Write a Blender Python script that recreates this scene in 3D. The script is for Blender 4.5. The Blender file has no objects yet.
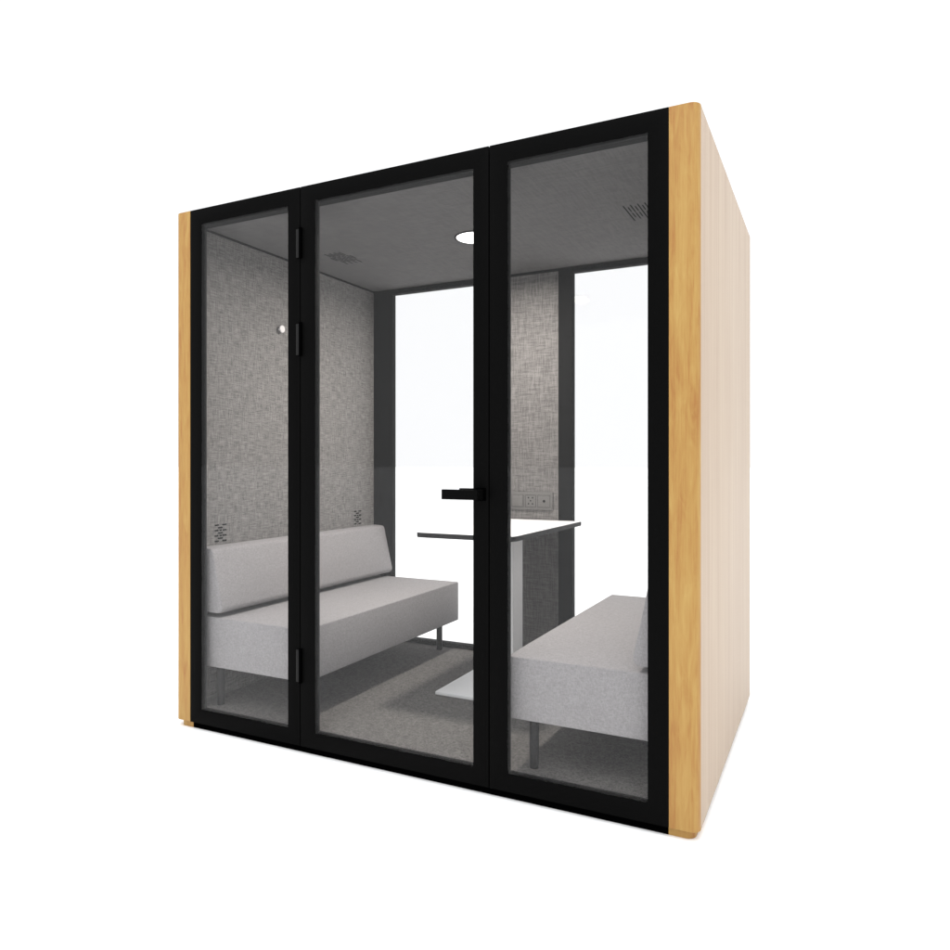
import bpy, bmesh, math, random
from mathutils import Vector, Matrix
random.seed(7)
R = math.radians
scene = bpy.context.scene
COL = scene.collection

# ------------------------------------------------------------------ camera
cam_data = bpy.data.cameras.new('camera')
cam = bpy.data.objects.new('camera', cam_data)
COL.objects.link(cam)
scene.camera = cam
YAW = 0.4623
cam.location = (2.6606, -2.3077, 1.1743)
cam.rotation_euler = (R(90), 0, YAW)
cam_data.sensor_fit = 'HORIZONTAL'
cam_data.sensor_width = 36.0
cam_data.lens = 36.0 * 720.85 / 950.0
cam_data.shift_y = -(475.0 - 463.56) / 950.0
cam_data.clip_start = 0.05
cam_data.clip_end = 500.0

# ------------------------------------------------------------------ world light
WORLD_HORIZON, WORLD_ZENITH = 1.115, 3.6
world = bpy.data.worlds.new('World')
scene.world = world
world.use_nodes = True
wn, wl = world.node_tree.nodes, world.node_tree.links
wn.clear()
w_out = wn.new('ShaderNodeOutputWorld')
w_bg = wn.new('ShaderNodeBackground')
w_tc = wn.new('ShaderNodeTexCoord')
w_dot = wn.new('ShaderNodeVectorMath')
w_dot.operation = 'DOT_PRODUCT'
w_dot.inputs[1].default_value = Vector((0.12, -0.28, 1.0)).normalized()   # bright overhead patch added to the world, leaning forward to whiten the ground
w_map = wn.new('ShaderNodeMapRange')
w_map.inputs['From Min'].default_value = 0.74
w_map.inputs['From Max'].default_value = 0.95
w_map.inputs['To Min'].default_value = WORLD_HORIZON
w_map.inputs['To Max'].default_value = WORLD_ZENITH
w_map.interpolation_type = 'SMOOTHSTEP'
w_bg.inputs['Color'].default_value = (0.993, 1.0, 1.012, 1)
wl.new(w_tc.outputs['Generated'], w_dot.inputs[0])
wl.new(w_dot.outputs['Value'], w_map.inputs['Value'])
wl.new(w_map.outputs['Result'], w_bg.inputs['Strength'])
wl.new(w_bg.outputs[0], w_out.inputs[0])

scene.view_settings.view_transform = 'Standard'
scene.view_settings.look = 'None'
scene.view_settings.exposure = 0.0
scene.view_settings.gamma = 1.0

scene.render.engine = 'CYCLES'
cy = scene.cycles
cy.max_bounces = 10
cy.diffuse_bounces = 6
cy.glossy_bounces = 4
cy.transparent_max_bounces = 24
cy.use_denoising = True
cy.denoiser = 'OPENIMAGEDENOISE'
cy.denoising_input_passes = 'RGB_ALBEDO_NORMAL'
cy.denoising_prefilter = 'ACCURATE'
cy.sample_clamp_indirect = 6.0
cy.caustics_reflective = False
cy.caustics_refractive = False

# ------------------------------------------------------------------ materials
def mat(name):
    m = bpy.data.materials.new(name)
    m.use_nodes = True
    nt = m.node_tree
    b = nt.nodes['Principled BSDF']
    return m, nt, b

def set_in(b, **kw):
    for k, v in kw.items():
        k = k.replace('_', ' ')
        b.inputs[k].default_value = v

def noise(nt, vec, scale, detail=2.0, rough=0.5, dist=0.0):
    n = nt.nodes.new('ShaderNodeTexNoise')
    n.inputs['Scale'].default_value = scale
    n.inputs['Detail'].default_value = detail
    n.inputs['Roughness'].default_value = rough
    n.inputs['Distortion'].default_value = dist
    nt.links.new(vec, n.inputs['Vector'])
    return n.outputs['Fac']

def mapping(nt, scale=(1, 1, 1), rot=(0, 0, 0), loc=(0, 0, 0)):
    tc = nt.nodes.new('ShaderNodeTexCoord')
    mp = nt.nodes.new('ShaderNodeMapping')
    mp.inputs['Scale'].default_value = scale
    mp.inputs['Rotation'].default_value = rot
    mp.inputs['Location'].default_value = loc
    nt.links.new(tc.outputs['Object'], mp.inputs['Vector'])
    return mp.outputs['Vector']

def ramp(nt, fac, stops):
    r = nt.nodes.new('ShaderNodeValToRGB')
    el = r.color_ramp.elements
    while len(el) < len(stops):
        el.new(0.5)
    for e, (p, c) in zip(el, stops):
        e.position = p
        e.color = (*c, 1)
    nt.links.new(fac, r.inputs['Fac'])
    return r.outputs['Color']

def math_node(nt, op, a, b=None, c=None):
    n = nt.nodes.new('ShaderNodeMath')
    n.operation = op
    for i, v in enumerate((a, b, c)):
        if v is None:
            continue
        if isinstance(v, (int, float)):
            n.inputs[i].default_value = v
        else:
            nt.links.new(v, n.inputs[i])
    return n.outputs[0]

def bump(nt, b, h, strength, dist=0.002):
    n = nt.nodes.new('ShaderNodeBump')
    n.inputs['Strength'].default_value = strength
    n.inputs['Distance'].default_value = dist
    nt.links.new(h, n.inputs['Height'])
    nt.links.new(n.outputs['Normal'], b.inputs['Normal'])

def sc(c, k):
    return tuple(x * k for x in c)

def fabric(name, col, contrast, thread, plane, bump_s=0.4, slub=1.0):
    """Woven cloth: threads in two directions of the named plane plus slubs."""
    m, nt, b = mat(name)
    a = 1.0 / thread
    # u thread runs along first axis, v along the second
    lo, hi = 0.085, 1.0
    if plane == 'yz':
        s1, s2 = (a, a * lo, a * hi), (a, a * hi, a * lo)
    elif plane == 'xz':
        s1, s2 = (a * lo, a, a * hi), (a * hi, a, a * lo)
    elif plane == 'xy':
        s1, s2 = (a * lo, a * hi, a), (a * hi, a * lo, a)
    else:
        s1, s2 = (a * .35, a * .35, a), (a, a, a * .35)
    n1 = noise(nt, mapping(nt, s1), 1.0, 1.0, 0.5)
    n2 = noise(nt, mapping(nt, s2, loc=(3, 7, 1)), 1.0, 1.0, 0.5)
    n3 = noise(nt, mapping(nt, (a * .8,) * 3), 1.0, 2.0, 0.6)
    big = noise(nt, mapping(nt, (6, 6, 6)), 1.0, 3.0, 0.6)
    s = math_node(nt, 'ADD', math_node(nt, 'MULTIPLY', n1, 0.42 * slub), math_node(nt, 'MULTIPLY', n2, 0.42 * slub))
    s = math_node(nt, 'ADD', s, math_node(nt, 'MULTIPLY', n3, 1.0 - 0.84 * slub))
    s2_ = math_node(nt, 'ADD', math_node(nt, 'MULTIPLY', s, 0.97), math_node(nt, 'MULTIPLY', big, 0.03))
    c = ramp(nt, s2_, [(0.40, sc(col, 1 - contrast)), (0.5, col), (0.60, sc(col, 1 + contrast))])
    nt.links.new(c, b.inputs['Base Color'])
    set_in(b, Roughness=0.95)
    b.inputs['Specular IOR Level'].default_value = 0.1
    b.inputs['Sheen Weight'].default_value = 0.08
    bump(nt, b, s, bump_s, 0.002)
    return m

def wood(name, lo, mid, hi, fine=1.0, knots=True, rough=0.45):
    m, nt, b = mat(name)
    vec = mapping(nt, (1, 1, 0.075))
    broad = noise(nt, vec, 22 * fine, 3.0, 0.55, 0.9)
    flame = noise(nt, mapping(nt, (1, 1, 0.16), loc=(2.2, 0.3, 5.1)), 34 * fine, 4.0, 0.6, 1.6 if knots else 0.3)
    fib = noise(nt, mapping(nt, (1, 1, 0.03)), 230, 3.0, 0.65)
    s = math_node(nt, 'ADD', math_node(nt, 'MULTIPLY', broad, 0.40), math_node(nt, 'MULTIPLY', flame, 0.35))
    s = math_node(nt, 'ADD', s, math_node(nt, 'MULTIPLY', fib, 0.25))
    c = ramp(nt, s, [(0.36, lo), (0.5, mid), (0.64, hi)])
    nt.links.new(c, b.inputs['Base Color'])
    set_in(b, Roughness=rough)
    b.inputs['Specular IOR Level'].default_value = 0.25
    bump(nt, b, fib, 0.15, 0.001)
    return m

def laminate(name, lo, mid, hi):
    """Pale straight-grained veneer: long vertical lines varying along depth."""
    m, nt, b = mat(name)
    a = noise(nt, mapping(nt, (1, 1, 0.02)), 30, 3.0, 0.6, 0.1)
    f = noise(nt, mapping(nt, (1, 1, 0.006)), 120, 3.0, 0.7)
    w = noise(nt, mapping(nt, (1, 1, 0.3)), 4, 2.0, 0.5)
    s = math_node(nt, 'ADD', math_node(nt, 'MULTIPLY', a, 0.45), math_node(nt, 'MULTIPLY', f, 0.4))
    s = math_node(nt, 'ADD', s, math_node(nt, 'MULTIPLY', w, 0.15))
    c = ramp(nt, s, [(0.36, lo), (0.5, mid), (0.64, hi)])
    nt.links.new(c, b.inputs['Base Color'])
    set_in(b, Roughness=0.55)
    b.inputs['Specular IOR Level'].default_value = 0.2
    return m

def paint(name, col, rough=0.5, spec=0.3, metal=0.0, mottled=0.06):
    m, nt, b = mat(name)
    n = noise(nt, mapping(nt, (1, 1, 1)), 60, 3.0, 0.6)
    c = ramp(nt, n, [(0.3, sc(col, 1 - mottled)), (0.7, sc(col, 1 + mottled))])
    nt.links.new(c, b.inputs['Base Color'])
    set_in(b, Roughness=rough, Metallic=metal)
    b.inputs['Specular IOR Level'].default_value = spec
    return m

def glass(name, ior, tint):
    m = bpy.data.materials.new(name)
    m.use_nodes = True
    nt = m.node_tree
    nt.nodes.clear()
    out = nt.nodes.new('ShaderNodeOutputMaterial')
    tr = nt.nodes.new('ShaderNodeBsdfTransparent')
    gl = nt.nodes.new('ShaderNodeBsdfGlossy')
    fr = nt.nodes.new('ShaderNodeFresnel')
    geo = nt.nodes.new('ShaderNodeNewGeometry')
    mx = nt.nodes.new('ShaderNodeMixShader')
    tr.inputs[0].default_value = (*tint, 1)
    gl.inputs['Roughness'].default_value = 0.02
    # the same outside-to-inside index on both faces of the thin pane
    ii = math_node(nt, 'ADD', math_node(nt, 'MULTIPLY', geo.outputs['Backfacing'], 1.0 / ior - ior), ior)
    fr.inputs['IOR'].default_value = ior
    nt.links.new(ii, fr.inputs['IOR'])
    nt.links.new(fr.outputs[0], mx.inputs[0])
    nt.links.new(tr.outputs[0], mx.inputs[1])
    nt.links.new(gl.outputs[0], mx.inputs[2])
    nt.links.new(mx.outputs[0], out.inputs[0])
    return m

def emitter(name, col, s):
    m, nt, b = mat(name)
    set_in(b, Roughness=0.4)
    b.inputs['Base Color'].default_value = (*col, 1)
    b.inputs['Emission Color'].default_value = (*col, 1)
    b.inputs['Emission Strength'].default_value = s
    return m

M = {}
M['black'] = paint('black_powder_coat', (0.0027, 0.0027, 0.0027), 0.6, 0.02)
M['black_deep'] = paint('black_rubber', (0.0008, 0.0008, 0.0009), 0.9, 0.0)
M['hinge'] = paint('hinge_black', (0.014, 0.014, 0.014), 0.5, 0.08)
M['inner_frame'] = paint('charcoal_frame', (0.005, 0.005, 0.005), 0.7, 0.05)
M['leg_metal'] = paint('dark_leg_metal', (0.013, 0.013, 0.014), 0.45, 0.18)
M['wood'] = wood('golden_birch', (0.315, 0.142, 0.040), (0.375, 0.212, 0.060), (0.425, 0.272, 0.085))
M['laminate'] = laminate('pale_laminate', (0.410, 0.318, 0.244), (0.462, 0.371, 0.290), (0.508, 0.424, 0.330))
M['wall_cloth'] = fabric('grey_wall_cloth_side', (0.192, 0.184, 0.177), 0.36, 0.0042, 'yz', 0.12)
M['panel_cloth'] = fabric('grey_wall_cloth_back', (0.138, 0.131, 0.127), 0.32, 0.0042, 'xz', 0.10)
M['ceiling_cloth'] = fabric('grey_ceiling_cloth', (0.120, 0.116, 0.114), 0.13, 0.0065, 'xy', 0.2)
M['carpet'] = fabric('grey_carpet', (0.117, 0.110, 0.104), 0.36, 0.0058, 'all', 0.6, 0.5)
M['sofa'] = fabric('light_grey_upholstery', (0.303, 0.291, 0.294), 0.12, 0.0045, 'all', 0.35, 0.7)
M['white'] = paint('white_laminate', (0.88, 0.88, 0.88), 0.4, 0.4, mottled=0.01)
M['leg_white'] = paint('pale_grey_steel', (0.88, 0.87, 0.86), 0.5, 0.3, mottled=0.02)
M['edge'] = paint('dark_edge_band', (0.008, 0.008, 0.008), 0.6, 0.2)
M['slot'] = paint('slot_black', (0.012, 0.013, 0.013), 0.9, 0.0)
M['plate'] = paint('grey_plate', (0.125, 0.12, 0.116), 0.5, 0.3, mottled=0.03)
M['hook'] = paint('white_hook', (0.8, 0.77, 0.76), 0.4, 0.4, mottled=0.01)
M['glass'] = glass('front_glass', 1.31, (0.955, 0.956, 0.957))
M['glass_back'] = glass('back_glass', 1.25, (0.995, 0.995, 0.995))
M['lamp'] = emitter('lamp_diffuser', (1.0, 0.98, 0.96), 4.0)

m, nt, b = mat('white_studio_floor')
n = noise(nt, mapping(nt, (1, 1, 1)), 3, 2.0)
c = ramp(nt, n, [(0.3, (0.94, 0.94, 0.94)), (0.7, (0.95, 0.95, 0.95))])
nt.links.new(c, b.inputs['Base Color'])
set_in(b, Roughness=0.9)
b.inputs['Specular IOR Level'].default_value = 0.1
M['ground'] = m

# ------------------------------------------------------------------ mesh helpers
def add_box(bm, x0, x1, y0, y1, z0, z1, bev=0.0, seg=2):
    t = bmesh.new()
    r = bmesh.ops.create_cube(t, size=1.0)
    for v in t.verts:
        v.co = Vector(((x0 + x1) / 2 + v.co.x * (x1 - x0), (y0 + y1) / 2 + v.co.y * (y1 - y0), (z0 + z1) / 2 + v.co.z * (z1 - z0)))
    if bev > 0:
        bmesh.ops.bevel(t, geom=t.edges[:], offset=bev, segments=seg, profile=0.5, affect='EDGES')
    merge(bm, t)

def merge(bm, t):
    me = bpy.data.meshes.new('tmp')
    t.to_mesh(me)
    t.free()
    bm.from_mesh(me)
    bpy.data.meshes.remove(me)

def add_cyl(bm, p0, p1, r, seg=28, bev=0.0, r2=None):
    t = bmesh.new()
    p0, p1 = Vector(p0), Vector(p1)
    d = p1 - p0
    bmesh.ops.create_cone(t, cap_ends=True, segments=seg, radius1=r, radius2=r if r2 is None else r2, depth=d.length)
    if bev > 0:
        es = [e for e in t.edges if len(e.link_faces) == 2 and any(len(f.verts) > 4 for f in e.link_faces)]
        bmesh.ops.bevel(t, geom=es, offset=bev, segments=2, profile=0.5, affect='EDGES')
    q = Vector((0, 0, 1)).rotation_difference(d.normalized()).to_matrix().to_4x4()
    bmesh.ops.transform(t, matrix=Matrix.Translation((p0 + p1) / 2) @ q, verts=t.verts)
    merge(bm, t)

def add_prism(bm, pts, axis, a0, a1, bev=0.0):
    """pts: 2-D outline; extruded along axis from a0 to a1 (axis 'z': pts=(x,y); 'y': pts=(x,z))."""
    t = bmesh.new()
    def P(p, a):
        return Vector((p[0], p[1], a)) if axis == 'z' else Vector((p[0], a, p[1]))
    v0 = [t.verts.new(P(p, a0)) for p in pts]
    v1 = [t.verts.new(P(p, a1)) for p in pts]
    n = len(pts)
    caps = [t.faces.new(v0), t.faces.new(v1[::-1])]
    for i in range(n):
        t.faces.new((v0[i], v0[(i + 1) % n], v1[(i + 1) % n], v1[i]))
    bmesh.ops.recalc_face_normals(t, faces=t.faces[:])
    if bev > 0:
        es = list({e for f in caps for e in f.edges})
        bmesh.ops.bevel(t, geom=es, offset=bev, segments=3, profile=0.5, affect='EDGES')
    merge(bm, t)

def arc(cx, cy_, r, a0, a1, n=6):
    return [(cx + r * math.cos(R(a0 + (a1 - a0) * i / n)), cy_ + r * math.sin(R(a0 + (a1 - a0) * i / n))) for i in range(n + 1)]

def origin_of(o):
    v = Vector((0, 0, 0))
    while o is not None:
        v += o.location
        o = o.parent
    return v

def obj(name, bm, m, parent=None, smooth=True, loc=None):
    """Links the bmesh (written in world coordinates) as one object under parent."""
    base = origin_of(parent) if parent else Vector((0, 0, 0))
    here = Vector(loc) if loc else base
    for v in bm.verts:
        v.co -= here
    me = bpy.data.meshes.new(name)
    bm.normal_update()
    bm.to_mesh(me)
    bm.free()
    me.materials.append(m)
    o = bpy.data.objects.new(name, me)
    COL.objects.link(o)
    if parent:
        o.parent = parent
        o.location = here - base
    else:
        o.location = here
    if smooth:
        for p in me.polygons:
            p.use_smooth = True
        me.set_sharp_from_angle(angle=R(35))
    return o

def box(name, m, parent, x0, x1, y0, y1, z0, z1, bev=0.0015):
    bm = bmesh.new()
    add_box(bm, x0, x1, y0, y1, z0, z1, bev)
    return obj(name, bm, m, parent)

def thing(name, label, cat, loc, group=None):
    o = bpy.data.objects.new(name, None)
    o.empty_display_size = 0.2
    COL.objects.link(o)
    o.location = loc
    o['label'] = label
    o['category'] = cat
    if group:
        o['group'] = group
    return o

# ------------------------------------------------------------------ ground
bm = bmesh.new()
add_box(bm, -200, 200, -200, 200, -0.1, -0.0045)
g = obj('ground', bm, M['ground'], None, False)
g['kind'] = 'structure'

# ------------------------------------------------------------------ booth
W, D, H = 2.287, 1.503, 2.30
A = 0.093            # wall thickness / corner post width
FZ = 0.09            # inside floor level
CZ = 2.245           # inside ceiling level
Z0 = 0.025           # underside of the body above the plinth
YB = 1.43            # inside plane of the back wall
RC = 0.030           # rounding of the vertical corners
booth = thing('meeting_booth', 'large glass-fronted acoustic meeting booth with golden wood corner posts and black frames', 'booth', (W / 2, D / 2, 0))

def mirror(pts, on):
    return [(W - x, y) for x, y in pts] if on else pts

for side in (False, True):
    # solid wood corner post with one rounded outer corner
    pts = arc(RC, RC, RC, 270, 180, 10) + [(A, RC + 0.012), (A, 0.0)]
    pts = [(A, 0.0)] + arc(RC, RC, RC, 270, 180, 10) + [(A, RC)]
    bm = bmesh.new()
    add_prism(bm, mirror(pts, side), 'z', Z0, H, 0.0015)
    obj('corner_post', bm, M['wood'], booth)
    # recessed wooden foot of the post
    s = 0.016
    pts = [(A + 0.004, s)] + arc(RC + s, RC + s, RC, 270, 180, 8) + [(s, 0.16), (A + 0.004, 0.16)]
    bm = bmesh.new()
    add_prism(bm, mirror(pts, side), 'z', -0.004, Z0 - 0.0005)
    obj('post_foot', bm, M['wood'], booth)
    # outer side panel and inner cloth lining
    bm = bmesh.new()
    x0, x1 = (0.0, 0.05) if not side else (W - 0.05, W)
    add_box(bm, x0, x1, RC + 0.0006, D, Z0, H, 0.002)
    obj('side_panel', bm, M['laminate'], booth)
    x0, x1 = (0.0505, A) if not side else (W - A, W - 0.0505)
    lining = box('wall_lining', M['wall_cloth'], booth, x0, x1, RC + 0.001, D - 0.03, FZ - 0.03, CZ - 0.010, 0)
    # narrow dark strip standing in for the shadow gap between lining and ceiling
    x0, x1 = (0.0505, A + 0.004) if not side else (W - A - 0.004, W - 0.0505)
    box('ceiling_shadow_gap', M['inner_frame'], booth, x0, x1, 0.08, YB, CZ - 0.0095, CZ + 0.004, 0)

# roof, ceiling, floor, plinth
box('roof', M['black'], booth, A + 0.001, W - A - 0.001, 0.032, D - 0.002, CZ + 0.020, H - 0.003)
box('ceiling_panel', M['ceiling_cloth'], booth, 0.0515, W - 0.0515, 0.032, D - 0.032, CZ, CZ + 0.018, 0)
box('floor', M['carpet'], booth, 0.0515, W - 0.0515, 0.033, YB, 0.045, FZ, 0)
bm = bmesh.new()
add_box(bm, A + 0.0045, W - A - 0.0045, 0.016, D - 0.02, -0.004, 0.042)
obj('plinth', bm, M['black_deep'], booth)

# front: two fixed panes and a door, each a frame with its own glass
ZT, ZB = 2.232, 0.090
def framed(name, parent, x0, x1, gx0, gx1, y0=0.0, y1=0.030, top=H, bot=Z0, gz0=ZB, gz1=ZT, m=None, gm=None, gy=0.004):
    bm = bmesh.new()
    # one continuous ring: outer and inner loops
    t = bmesh.new()
    outer = [(x0, bot), (x1, bot), (x1, top), (x0, top)]
    inner = [(gx0, gz0), (gx1, gz0), (gx1, gz1), (gx0, gz1)]
    vf = {}
    for k, y in enumerate((y0, y1)):
        vf[k] = ([t.verts.new((x, y, z)) for x, z in outer], [t.verts.new((x, y, z)) for x, z in inner])
    for i in range(4):
        j = (i + 1) % 4
        t.faces.new((vf[0][0][i], vf[0][0][j], vf[0][1][j], vf[0][1][i]))
        t.faces.new((vf[1][0][j], vf[1][0][i], vf[1][1][i], vf[1][1][j]))
        t.faces.new((vf[0][0][j], vf[0][0][i], vf[1][0][i], vf[1][0][j]))
        t.faces.new((vf[0][1][i], vf[0][1][j], vf[1][1][j], vf[1][1][i]))
    bmesh.ops.recalc_face_normals(t, faces=t.faces[:])
    es = [e for e in t.edges if len(e.link_faces) == 2 and e.calc_face_angle(0) > 1.0]
    bmesh.ops.bevel(t, geom=es, offset=0.0012, segments=2, profile=0.5, affect='EDGES')
    merge(bm, t)
    f = obj(name, bm, m or M['black'], parent)
    return f

def pane(parent, gx0, gx1, y, gz0, gz1, m):
    bm = bmesh.new()
    add_box(bm, gx0 - 0.004, gx1 + 0.004, y, y + 0.008, gz0 - 0.004, gz1 + 0.004)
    return obj('glass_pane', bm, m, parent, False)

S1, S2 = 0.7162, 1.5658
wl_ = framed('window_frame', booth, A + 0.001, S1 - 0.0022, 0.163, 0.652)
pane(wl_, 0.163, 0.652, 0.0012, ZB, ZT, M['glass'])
wr_ = framed('window_frame', booth, S2 + 0.0022, W - A - 0.001, 1.638, 2.127)
pane(wr_, 1.638, 2.127, 0.0012, ZB, ZT, M['glass'])
door = framed('door', booth, S1 + 0.0018, S2 - 0.0018, 0.792, 1.503)
pane(door, 0.792, 1.503, 0.0012, ZB, ZT, M['glass'])
# header behind the three frames, dark gasket filling the two joints
box('header_rail', M['inner_frame'], booth, A + 0.001, W - A - 0.001, 0.0315, 0.062, ZT, CZ - 0.001, 0)
box('door_gasket', M['black_deep'], booth, S1 - 0.006, S1 + 0.006, 0.0315, 0.036, ZB, ZT, 0)
box('door_gasket', M['black_deep'], booth, S2 - 0.006, S2 + 0.006, 0.0315, 0.036, ZB, ZT, 0)
# hinges on the left joint: a lighter barrel with its black leaf
for z0, z1 in ((2.012, 2.128), (1.616, 1.742), (0.286, 0.416)):
    bm = bmesh.new()
    add_box(bm, 0.699, 0.7145, -0.006, -0.0005, z0, z1, 0.001)
    hg = obj('hinge', bm, M['hinge'], door)
    bm = bmesh.new()
    add_cyl(bm, (0.7210, -0.005, z0 - 0.004), (0.7210, -0.005, z1 + 0.006), 0.0064, 20, 0.001)
    obj('hinge_barrel', bm, M['black_deep'], door)

# lever handles, outside and inside, with their square rose
bm = bmesh.new()
add_box(bm, 1.405, 1.548, -0.058, -0.046, 1.0465, 1.0825, 0.0015)
add_box(bm, 1.526, 1.548, -0.0455, -0.010, 1.0470, 1.0820, 0.0015)
obj('door_handle', bm, M['black'], door)
bm = bmesh.new()
add_box(bm, 1.518, 1.5545, -0.010, -0.0003, 1.042, 1.0875, 0.0015)
obj('handle_rose', bm, M['black_deep'], door)
bm = bmesh.new()
add_box(bm, 1.405, 1.548, 0.078, 0.090, 1.0465, 1.0825, 0.0015)
add_box(bm, 1.526, 1.548, 0.031, 0.0775, 1.0470, 1.0820, 0.0015)
obj('door_handle', bm, M['black'], door)

# back wall: charcoal frame, cloth middle panel, two full-height windows
XL0, XL1, XP0, XP1, XR0, XR1 = 0.226, 0.899, 0.979, 1.308, 1.388, 2.061
BZT, BZB = 2.214, 0.116
bl = framed('back_window_frame', booth, A - 0.02, XP0, XL0, XL1, YB, YB + 0.045, CZ - 0.0005, FZ - 0.02, BZB, BZT, M['inner_frame'])
pane(bl, XL0, XL1, YB + 0.030, BZB, BZT, M['glass_back'])
br = framed('back_window_frame', booth, XP1, W - A + 0.02, XR0, XR1, YB, YB + 0.045, CZ - 0.0005, FZ - 0.02, BZB, BZT, M['inner_frame'])
pane(br, XR0, XR1, YB + 0.030, BZB, BZT, M['glass_back'])
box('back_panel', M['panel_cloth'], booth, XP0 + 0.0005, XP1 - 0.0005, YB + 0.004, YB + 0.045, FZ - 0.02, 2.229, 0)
box('back_trim', M['inner_frame'], booth, XP0 + 0.0005, XP1 - 0.0005, YB + 0.001, YB + 0.045, 2.2295, CZ - 0.0005, 0)
box('back_sheathing', M['black'], booth, XP0 - 0.02, XP1 + 0.02, YB + 0.046, D - 0.003, 0.045, CZ, 0)

# ceiling light, recessed: ring and diffuser
LX, LY = 1.143, 0.745
bm = bmesh.new()
t = bmesh.new()
n = 48
ra, rb = 0.100, 0.092
va = [t.verts.new((LX + ra * math.cos(2 * math.pi * i / n), LY + ra * math.sin(2 * math.pi * i / n), CZ - 0.0005)) for i in range(n)]
vb = [t.verts.new((LX + ra * 0.99 * math.cos(2 * math.pi * i / n), LY + ra * 0.99 * math.sin(2 * math.pi * i / n), CZ - 0.005)) for i in range(n)]
vc = [t.verts.new((LX + rb * math.cos(2 * math.pi * i / n), LY + rb * math.sin(2 * math.pi * i / n), CZ - 0.005)) for i in range(n)]
vd = [t.verts.new((LX + rb * math.cos(2 * math.pi * i / n), LY + rb * math.sin(2 * math.pi * i / n), CZ - 0.0006)) for i in range(n)]
for i in range(n):
    j = (i + 1) % n
    for p, q in ((va, vb), (vb, vc), (vc, vd)):
        t.faces.new((p[i], p[j], q[j], q[i]))
bmesh.ops.recalc_face_normals(t, faces=t.faces[:])
merge(bm, t)
light_part = obj('ceiling_light', bm, M['inner_frame'], booth)
bm = bmesh.new()
add_cyl(bm, (LX, LY, CZ - 0.0035), (LX, LY, CZ - 0.001), rb - 0.001, 48)
obj('diffuser', bm, M['lamp'], light_part)
la = bpy.data.lights.new('ceiling_lamp', 'AREA')
la.shape = 'DISK'
la.size = 0.17
la.energy = 36.0
la.color = (1.0, 0.950, 0.895)
la.spread = R(172)
lo = bpy.data.objects.new('ceiling_lamp', la)
COL.objects.link(lo)
lo.parent = booth
lo.location = Vector((LX, LY, CZ - 0.008)) - booth.location

# slotted air vents in the ceiling
for cx_ in (0.372, 1.935):
    bm = bmesh.new()
    for k in range(9):
        x = cx_ - 0.06 + k * 0.015
        if cx_ < 1:
            segs = ((-0.10, -0.045), (-0.035, 0.02), (0.03, 0.10)) if k % 2 else ((-0.085, -0.02), (-0.01, 0.06))
            if k in (0, 8):
                segs = ((-0.03, 0.03),)
        else:
            segs = ((-0.10, 0.10),) if k % 4 == 0 else (((-0.075, -0.02), (0.0, 0.055)) if k % 2 else ((-0.10, -0.01), (0.005, 0.08)))
        for a, b_ in segs:
            add_box(bm, x - 0.0022, x + 0.0022, 0.748 + a, 0.748 + b_, CZ - 0.0015, CZ - 0.0003)
    obj('ceiling_vent', bm, M['slot'], booth, False)
# slotted vents low on the two side walls
for side in (False, True):
    for cy_ in (0.178, 1.26):
        bm = bmesh.new()
        for row in range(7):
            z = 0.888 - row * 0.0125
            if row % 2 == 0:
                segs = ((-0.036, -0.012), (0.010, 0.036))
            else:
                segs = ((-0.016, 0.012),)
            if row in (2, 4):
                segs = ((-0.036, -0.014), (-0.006, 0.006), (0.012, 0.036))
            for a, b_ in segs:
                x0, x1 = (A + 0.0003, A + 0.0016)
                if side:
                    x0, x1 = W - x1, W - x0
                add_box(bm, x0, x1, cy_ + a, cy_ + b_, z - 0.0035, z + 0.0035)
        obj('wall_vent', bm, M['slot'], booth, False)
# coat hook: white disc on a short stem
bm = bmesh.new()
add_cyl(bm, (A, 0.575, 1.868), (A + 0.016, 0.575, 1.868), 0.006, 16)
add_cyl(bm, (A + 0.016, 0.575, 1.868), (A + 0.024, 0.575, 1.868), 0.0185, 32, 0.002)
obj('coat_hook', bm, M['hook'], booth)
# socket plate on the back panel
YP = YB + 0.004
sp = box('socket_plate', M['plate'], booth, 1.022, 1.277, YP - 0.008, YP - 0.0003, 0.918, 1.016, 0.0015)
box('light_switch', M['plate'], sp, 1.036, 1.100, YP - 0.0115, YP - 0.0083, 0.936, 0.998, 0.0015)
bm = bmesh.new()
for x0, x1 in ((1.032, 1.104), (1.114, 1.178), (1.188, 1.262)):
    for (a, b_, c_, d_) in ((x0, x1, 0.9975, 0.9990), (x0, x1, 0.9315, 0.9330), (x0, x0 + 0.0015, 0.9335, 0.997), (x1 - 0.0015, x1, 0.9335, 0.997)):
        add_box(bm, a, b_, YP - 0.0090, YP - 0.0083, c_, d_)
obj('module_border', bm, M['edge'], sp, False)
bm = bmesh.new()
for x, z in ((1.134, 0.984), (1.158, 0.984), (1.146, 0.967), (1.134, 0.950), (1.158, 0.950)):
    add_box(bm, x - 0.0035, x + 0.0035, YP - 0.0091, YP - 0.0084, z - 0.0035, z + 0.0035)
obj('power_outlet', bm, M['slot'], sp, False)
bm = bmesh.new()
add_cyl(bm, (1.226, YP - 0.0092, 0.966), (1.226, YP - 0.0084, 0.966), 0.0075, 20)
obj('round_socket', bm, M['slot'], sp, False)

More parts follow.
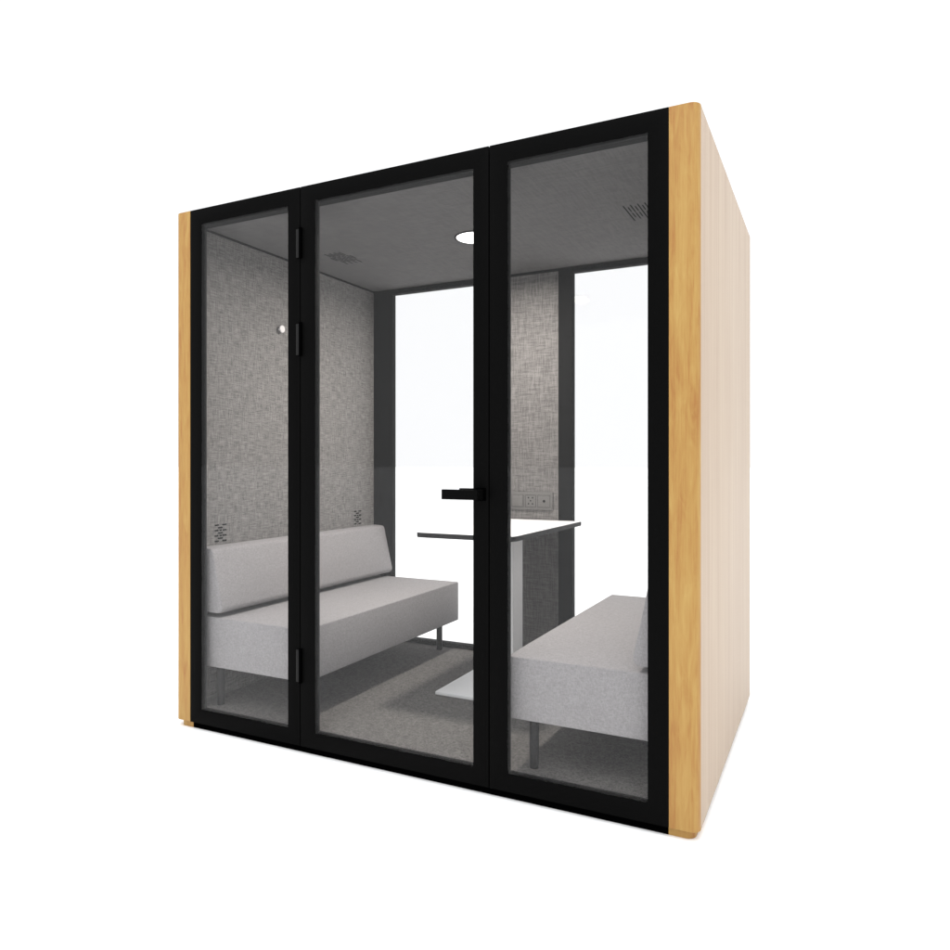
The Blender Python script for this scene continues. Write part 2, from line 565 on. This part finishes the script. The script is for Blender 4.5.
# ------------------------------------------------------------------ sofas
SY0, SY1 = 0.052, 1.405
def sofa(label, flip):
    s = thing('sofa', label, 'sofa', ((0.39 if not flip else W - 0.39), (SY0 + SY1) / 2, FZ), 'sofas facing each other inside the booth')
    def X(x):
        return W - x if flip else x
    def bx(bm, x0, x1, *r, **k):
        a, b_ = sorted((X(x0), X(x1)))
        add_box(bm, a, b_, *r, **k)
    XS = 0.704 if not flip else 0.675
    bm = bmesh.new()
    bx(bm, 0.098, XS, SY0, SY1, 0.265, 0.487, bev=0.006, seg=3)
    obj('seat', bm, M['sofa'], s)
    # tapered backrest, thick and rounded at its lower edge
    w0 = 0.097
    pts = [(w0, 0.515), (w0 + 0.07, 0.507)] + [(w0 + 0.112 + 0.026 * math.cos(R(a)), 0.533 + 0.026 * math.sin(R(a))) for a in (-90, -65, -40, -15, 12)] \
        + [(w0 + 0.058 + 0.024 * math.cos(R(a)), 0.772 + 0.022 * math.sin(R(a))) for a in (12, 35, 60, 90)] + [(w0, 0.796)]
    if flip:
        pts = [(W - (w0 + (x - w0) * 0.90), z) for x, z in pts]
    bm = bmesh.new()
    add_prism(bm, pts, 'y', SY0 - 0.002, SY1 + 0.020, 0.006)
    obj('backrest', bm, M['sofa'], s)
    for y in (0.30, 1.15):
        bm = bmesh.new()
        bx(bm, 0.100, 0.135, y, y + 0.05, 0.4865, 0.517)
        obj('bracket', bm, M['leg_metal'], s)
    for x in ((0.186, 0.600) if not flip else (0.145, 0.585)):
        for y in (0.090, 1.362):
            bm = bmesh.new()
            add_cyl(bm, (X(x), y, FZ + 0.0005), (X(x), y, 0.2655), 0.0172, 28, 0.001)
            obj('leg', bm, M['leg_metal'], s)
    return s
sofa('light grey armless sofa against the left wall behind the narrow fixed glass pane', False)
sofa('light grey armless sofa at the right end of the booth beyond the table', True)

# ------------------------------------------------------------------ table
tb = thing('table', 'white-topped meeting table with dark edge standing between the two sofas', 'table', (1.19, 0.97, FZ))
def round_rect(x0, x1, y0, y1, r):
    return arc(x0 + r, y0 + r, r, 180, 270, 5) + arc(x1 - r, y0 + r, r, 270, 360, 5) + [(x1, y1), (x0, y1)]
bm = bmesh.new()
add_prism(bm, round_rect(0.945, 1.440, 0.505, YB - 0.003, 0.045), 'z', 0.8395, 0.8605)
tt = obj('tabletop', bm, M['edge'], tb)
bm = bmesh.new()
add_prism(bm, round_rect(0.9465, 1.4385, 0.5065, YB - 0.004, 0.0435), 'z', 0.8606, 0.8625)
obj('white_surface', bm, M['white'], tt)
box('column', M['leg_white'], tb, 1.135, 1.240, 0.965, 1.088, FZ + 0.017, 0.839, 0.002)
box('base_plate', M['white'], tb, 0.985, 1.395, 0.635, 1.305, FZ + 0.001, FZ + 0.0165, 0.003)
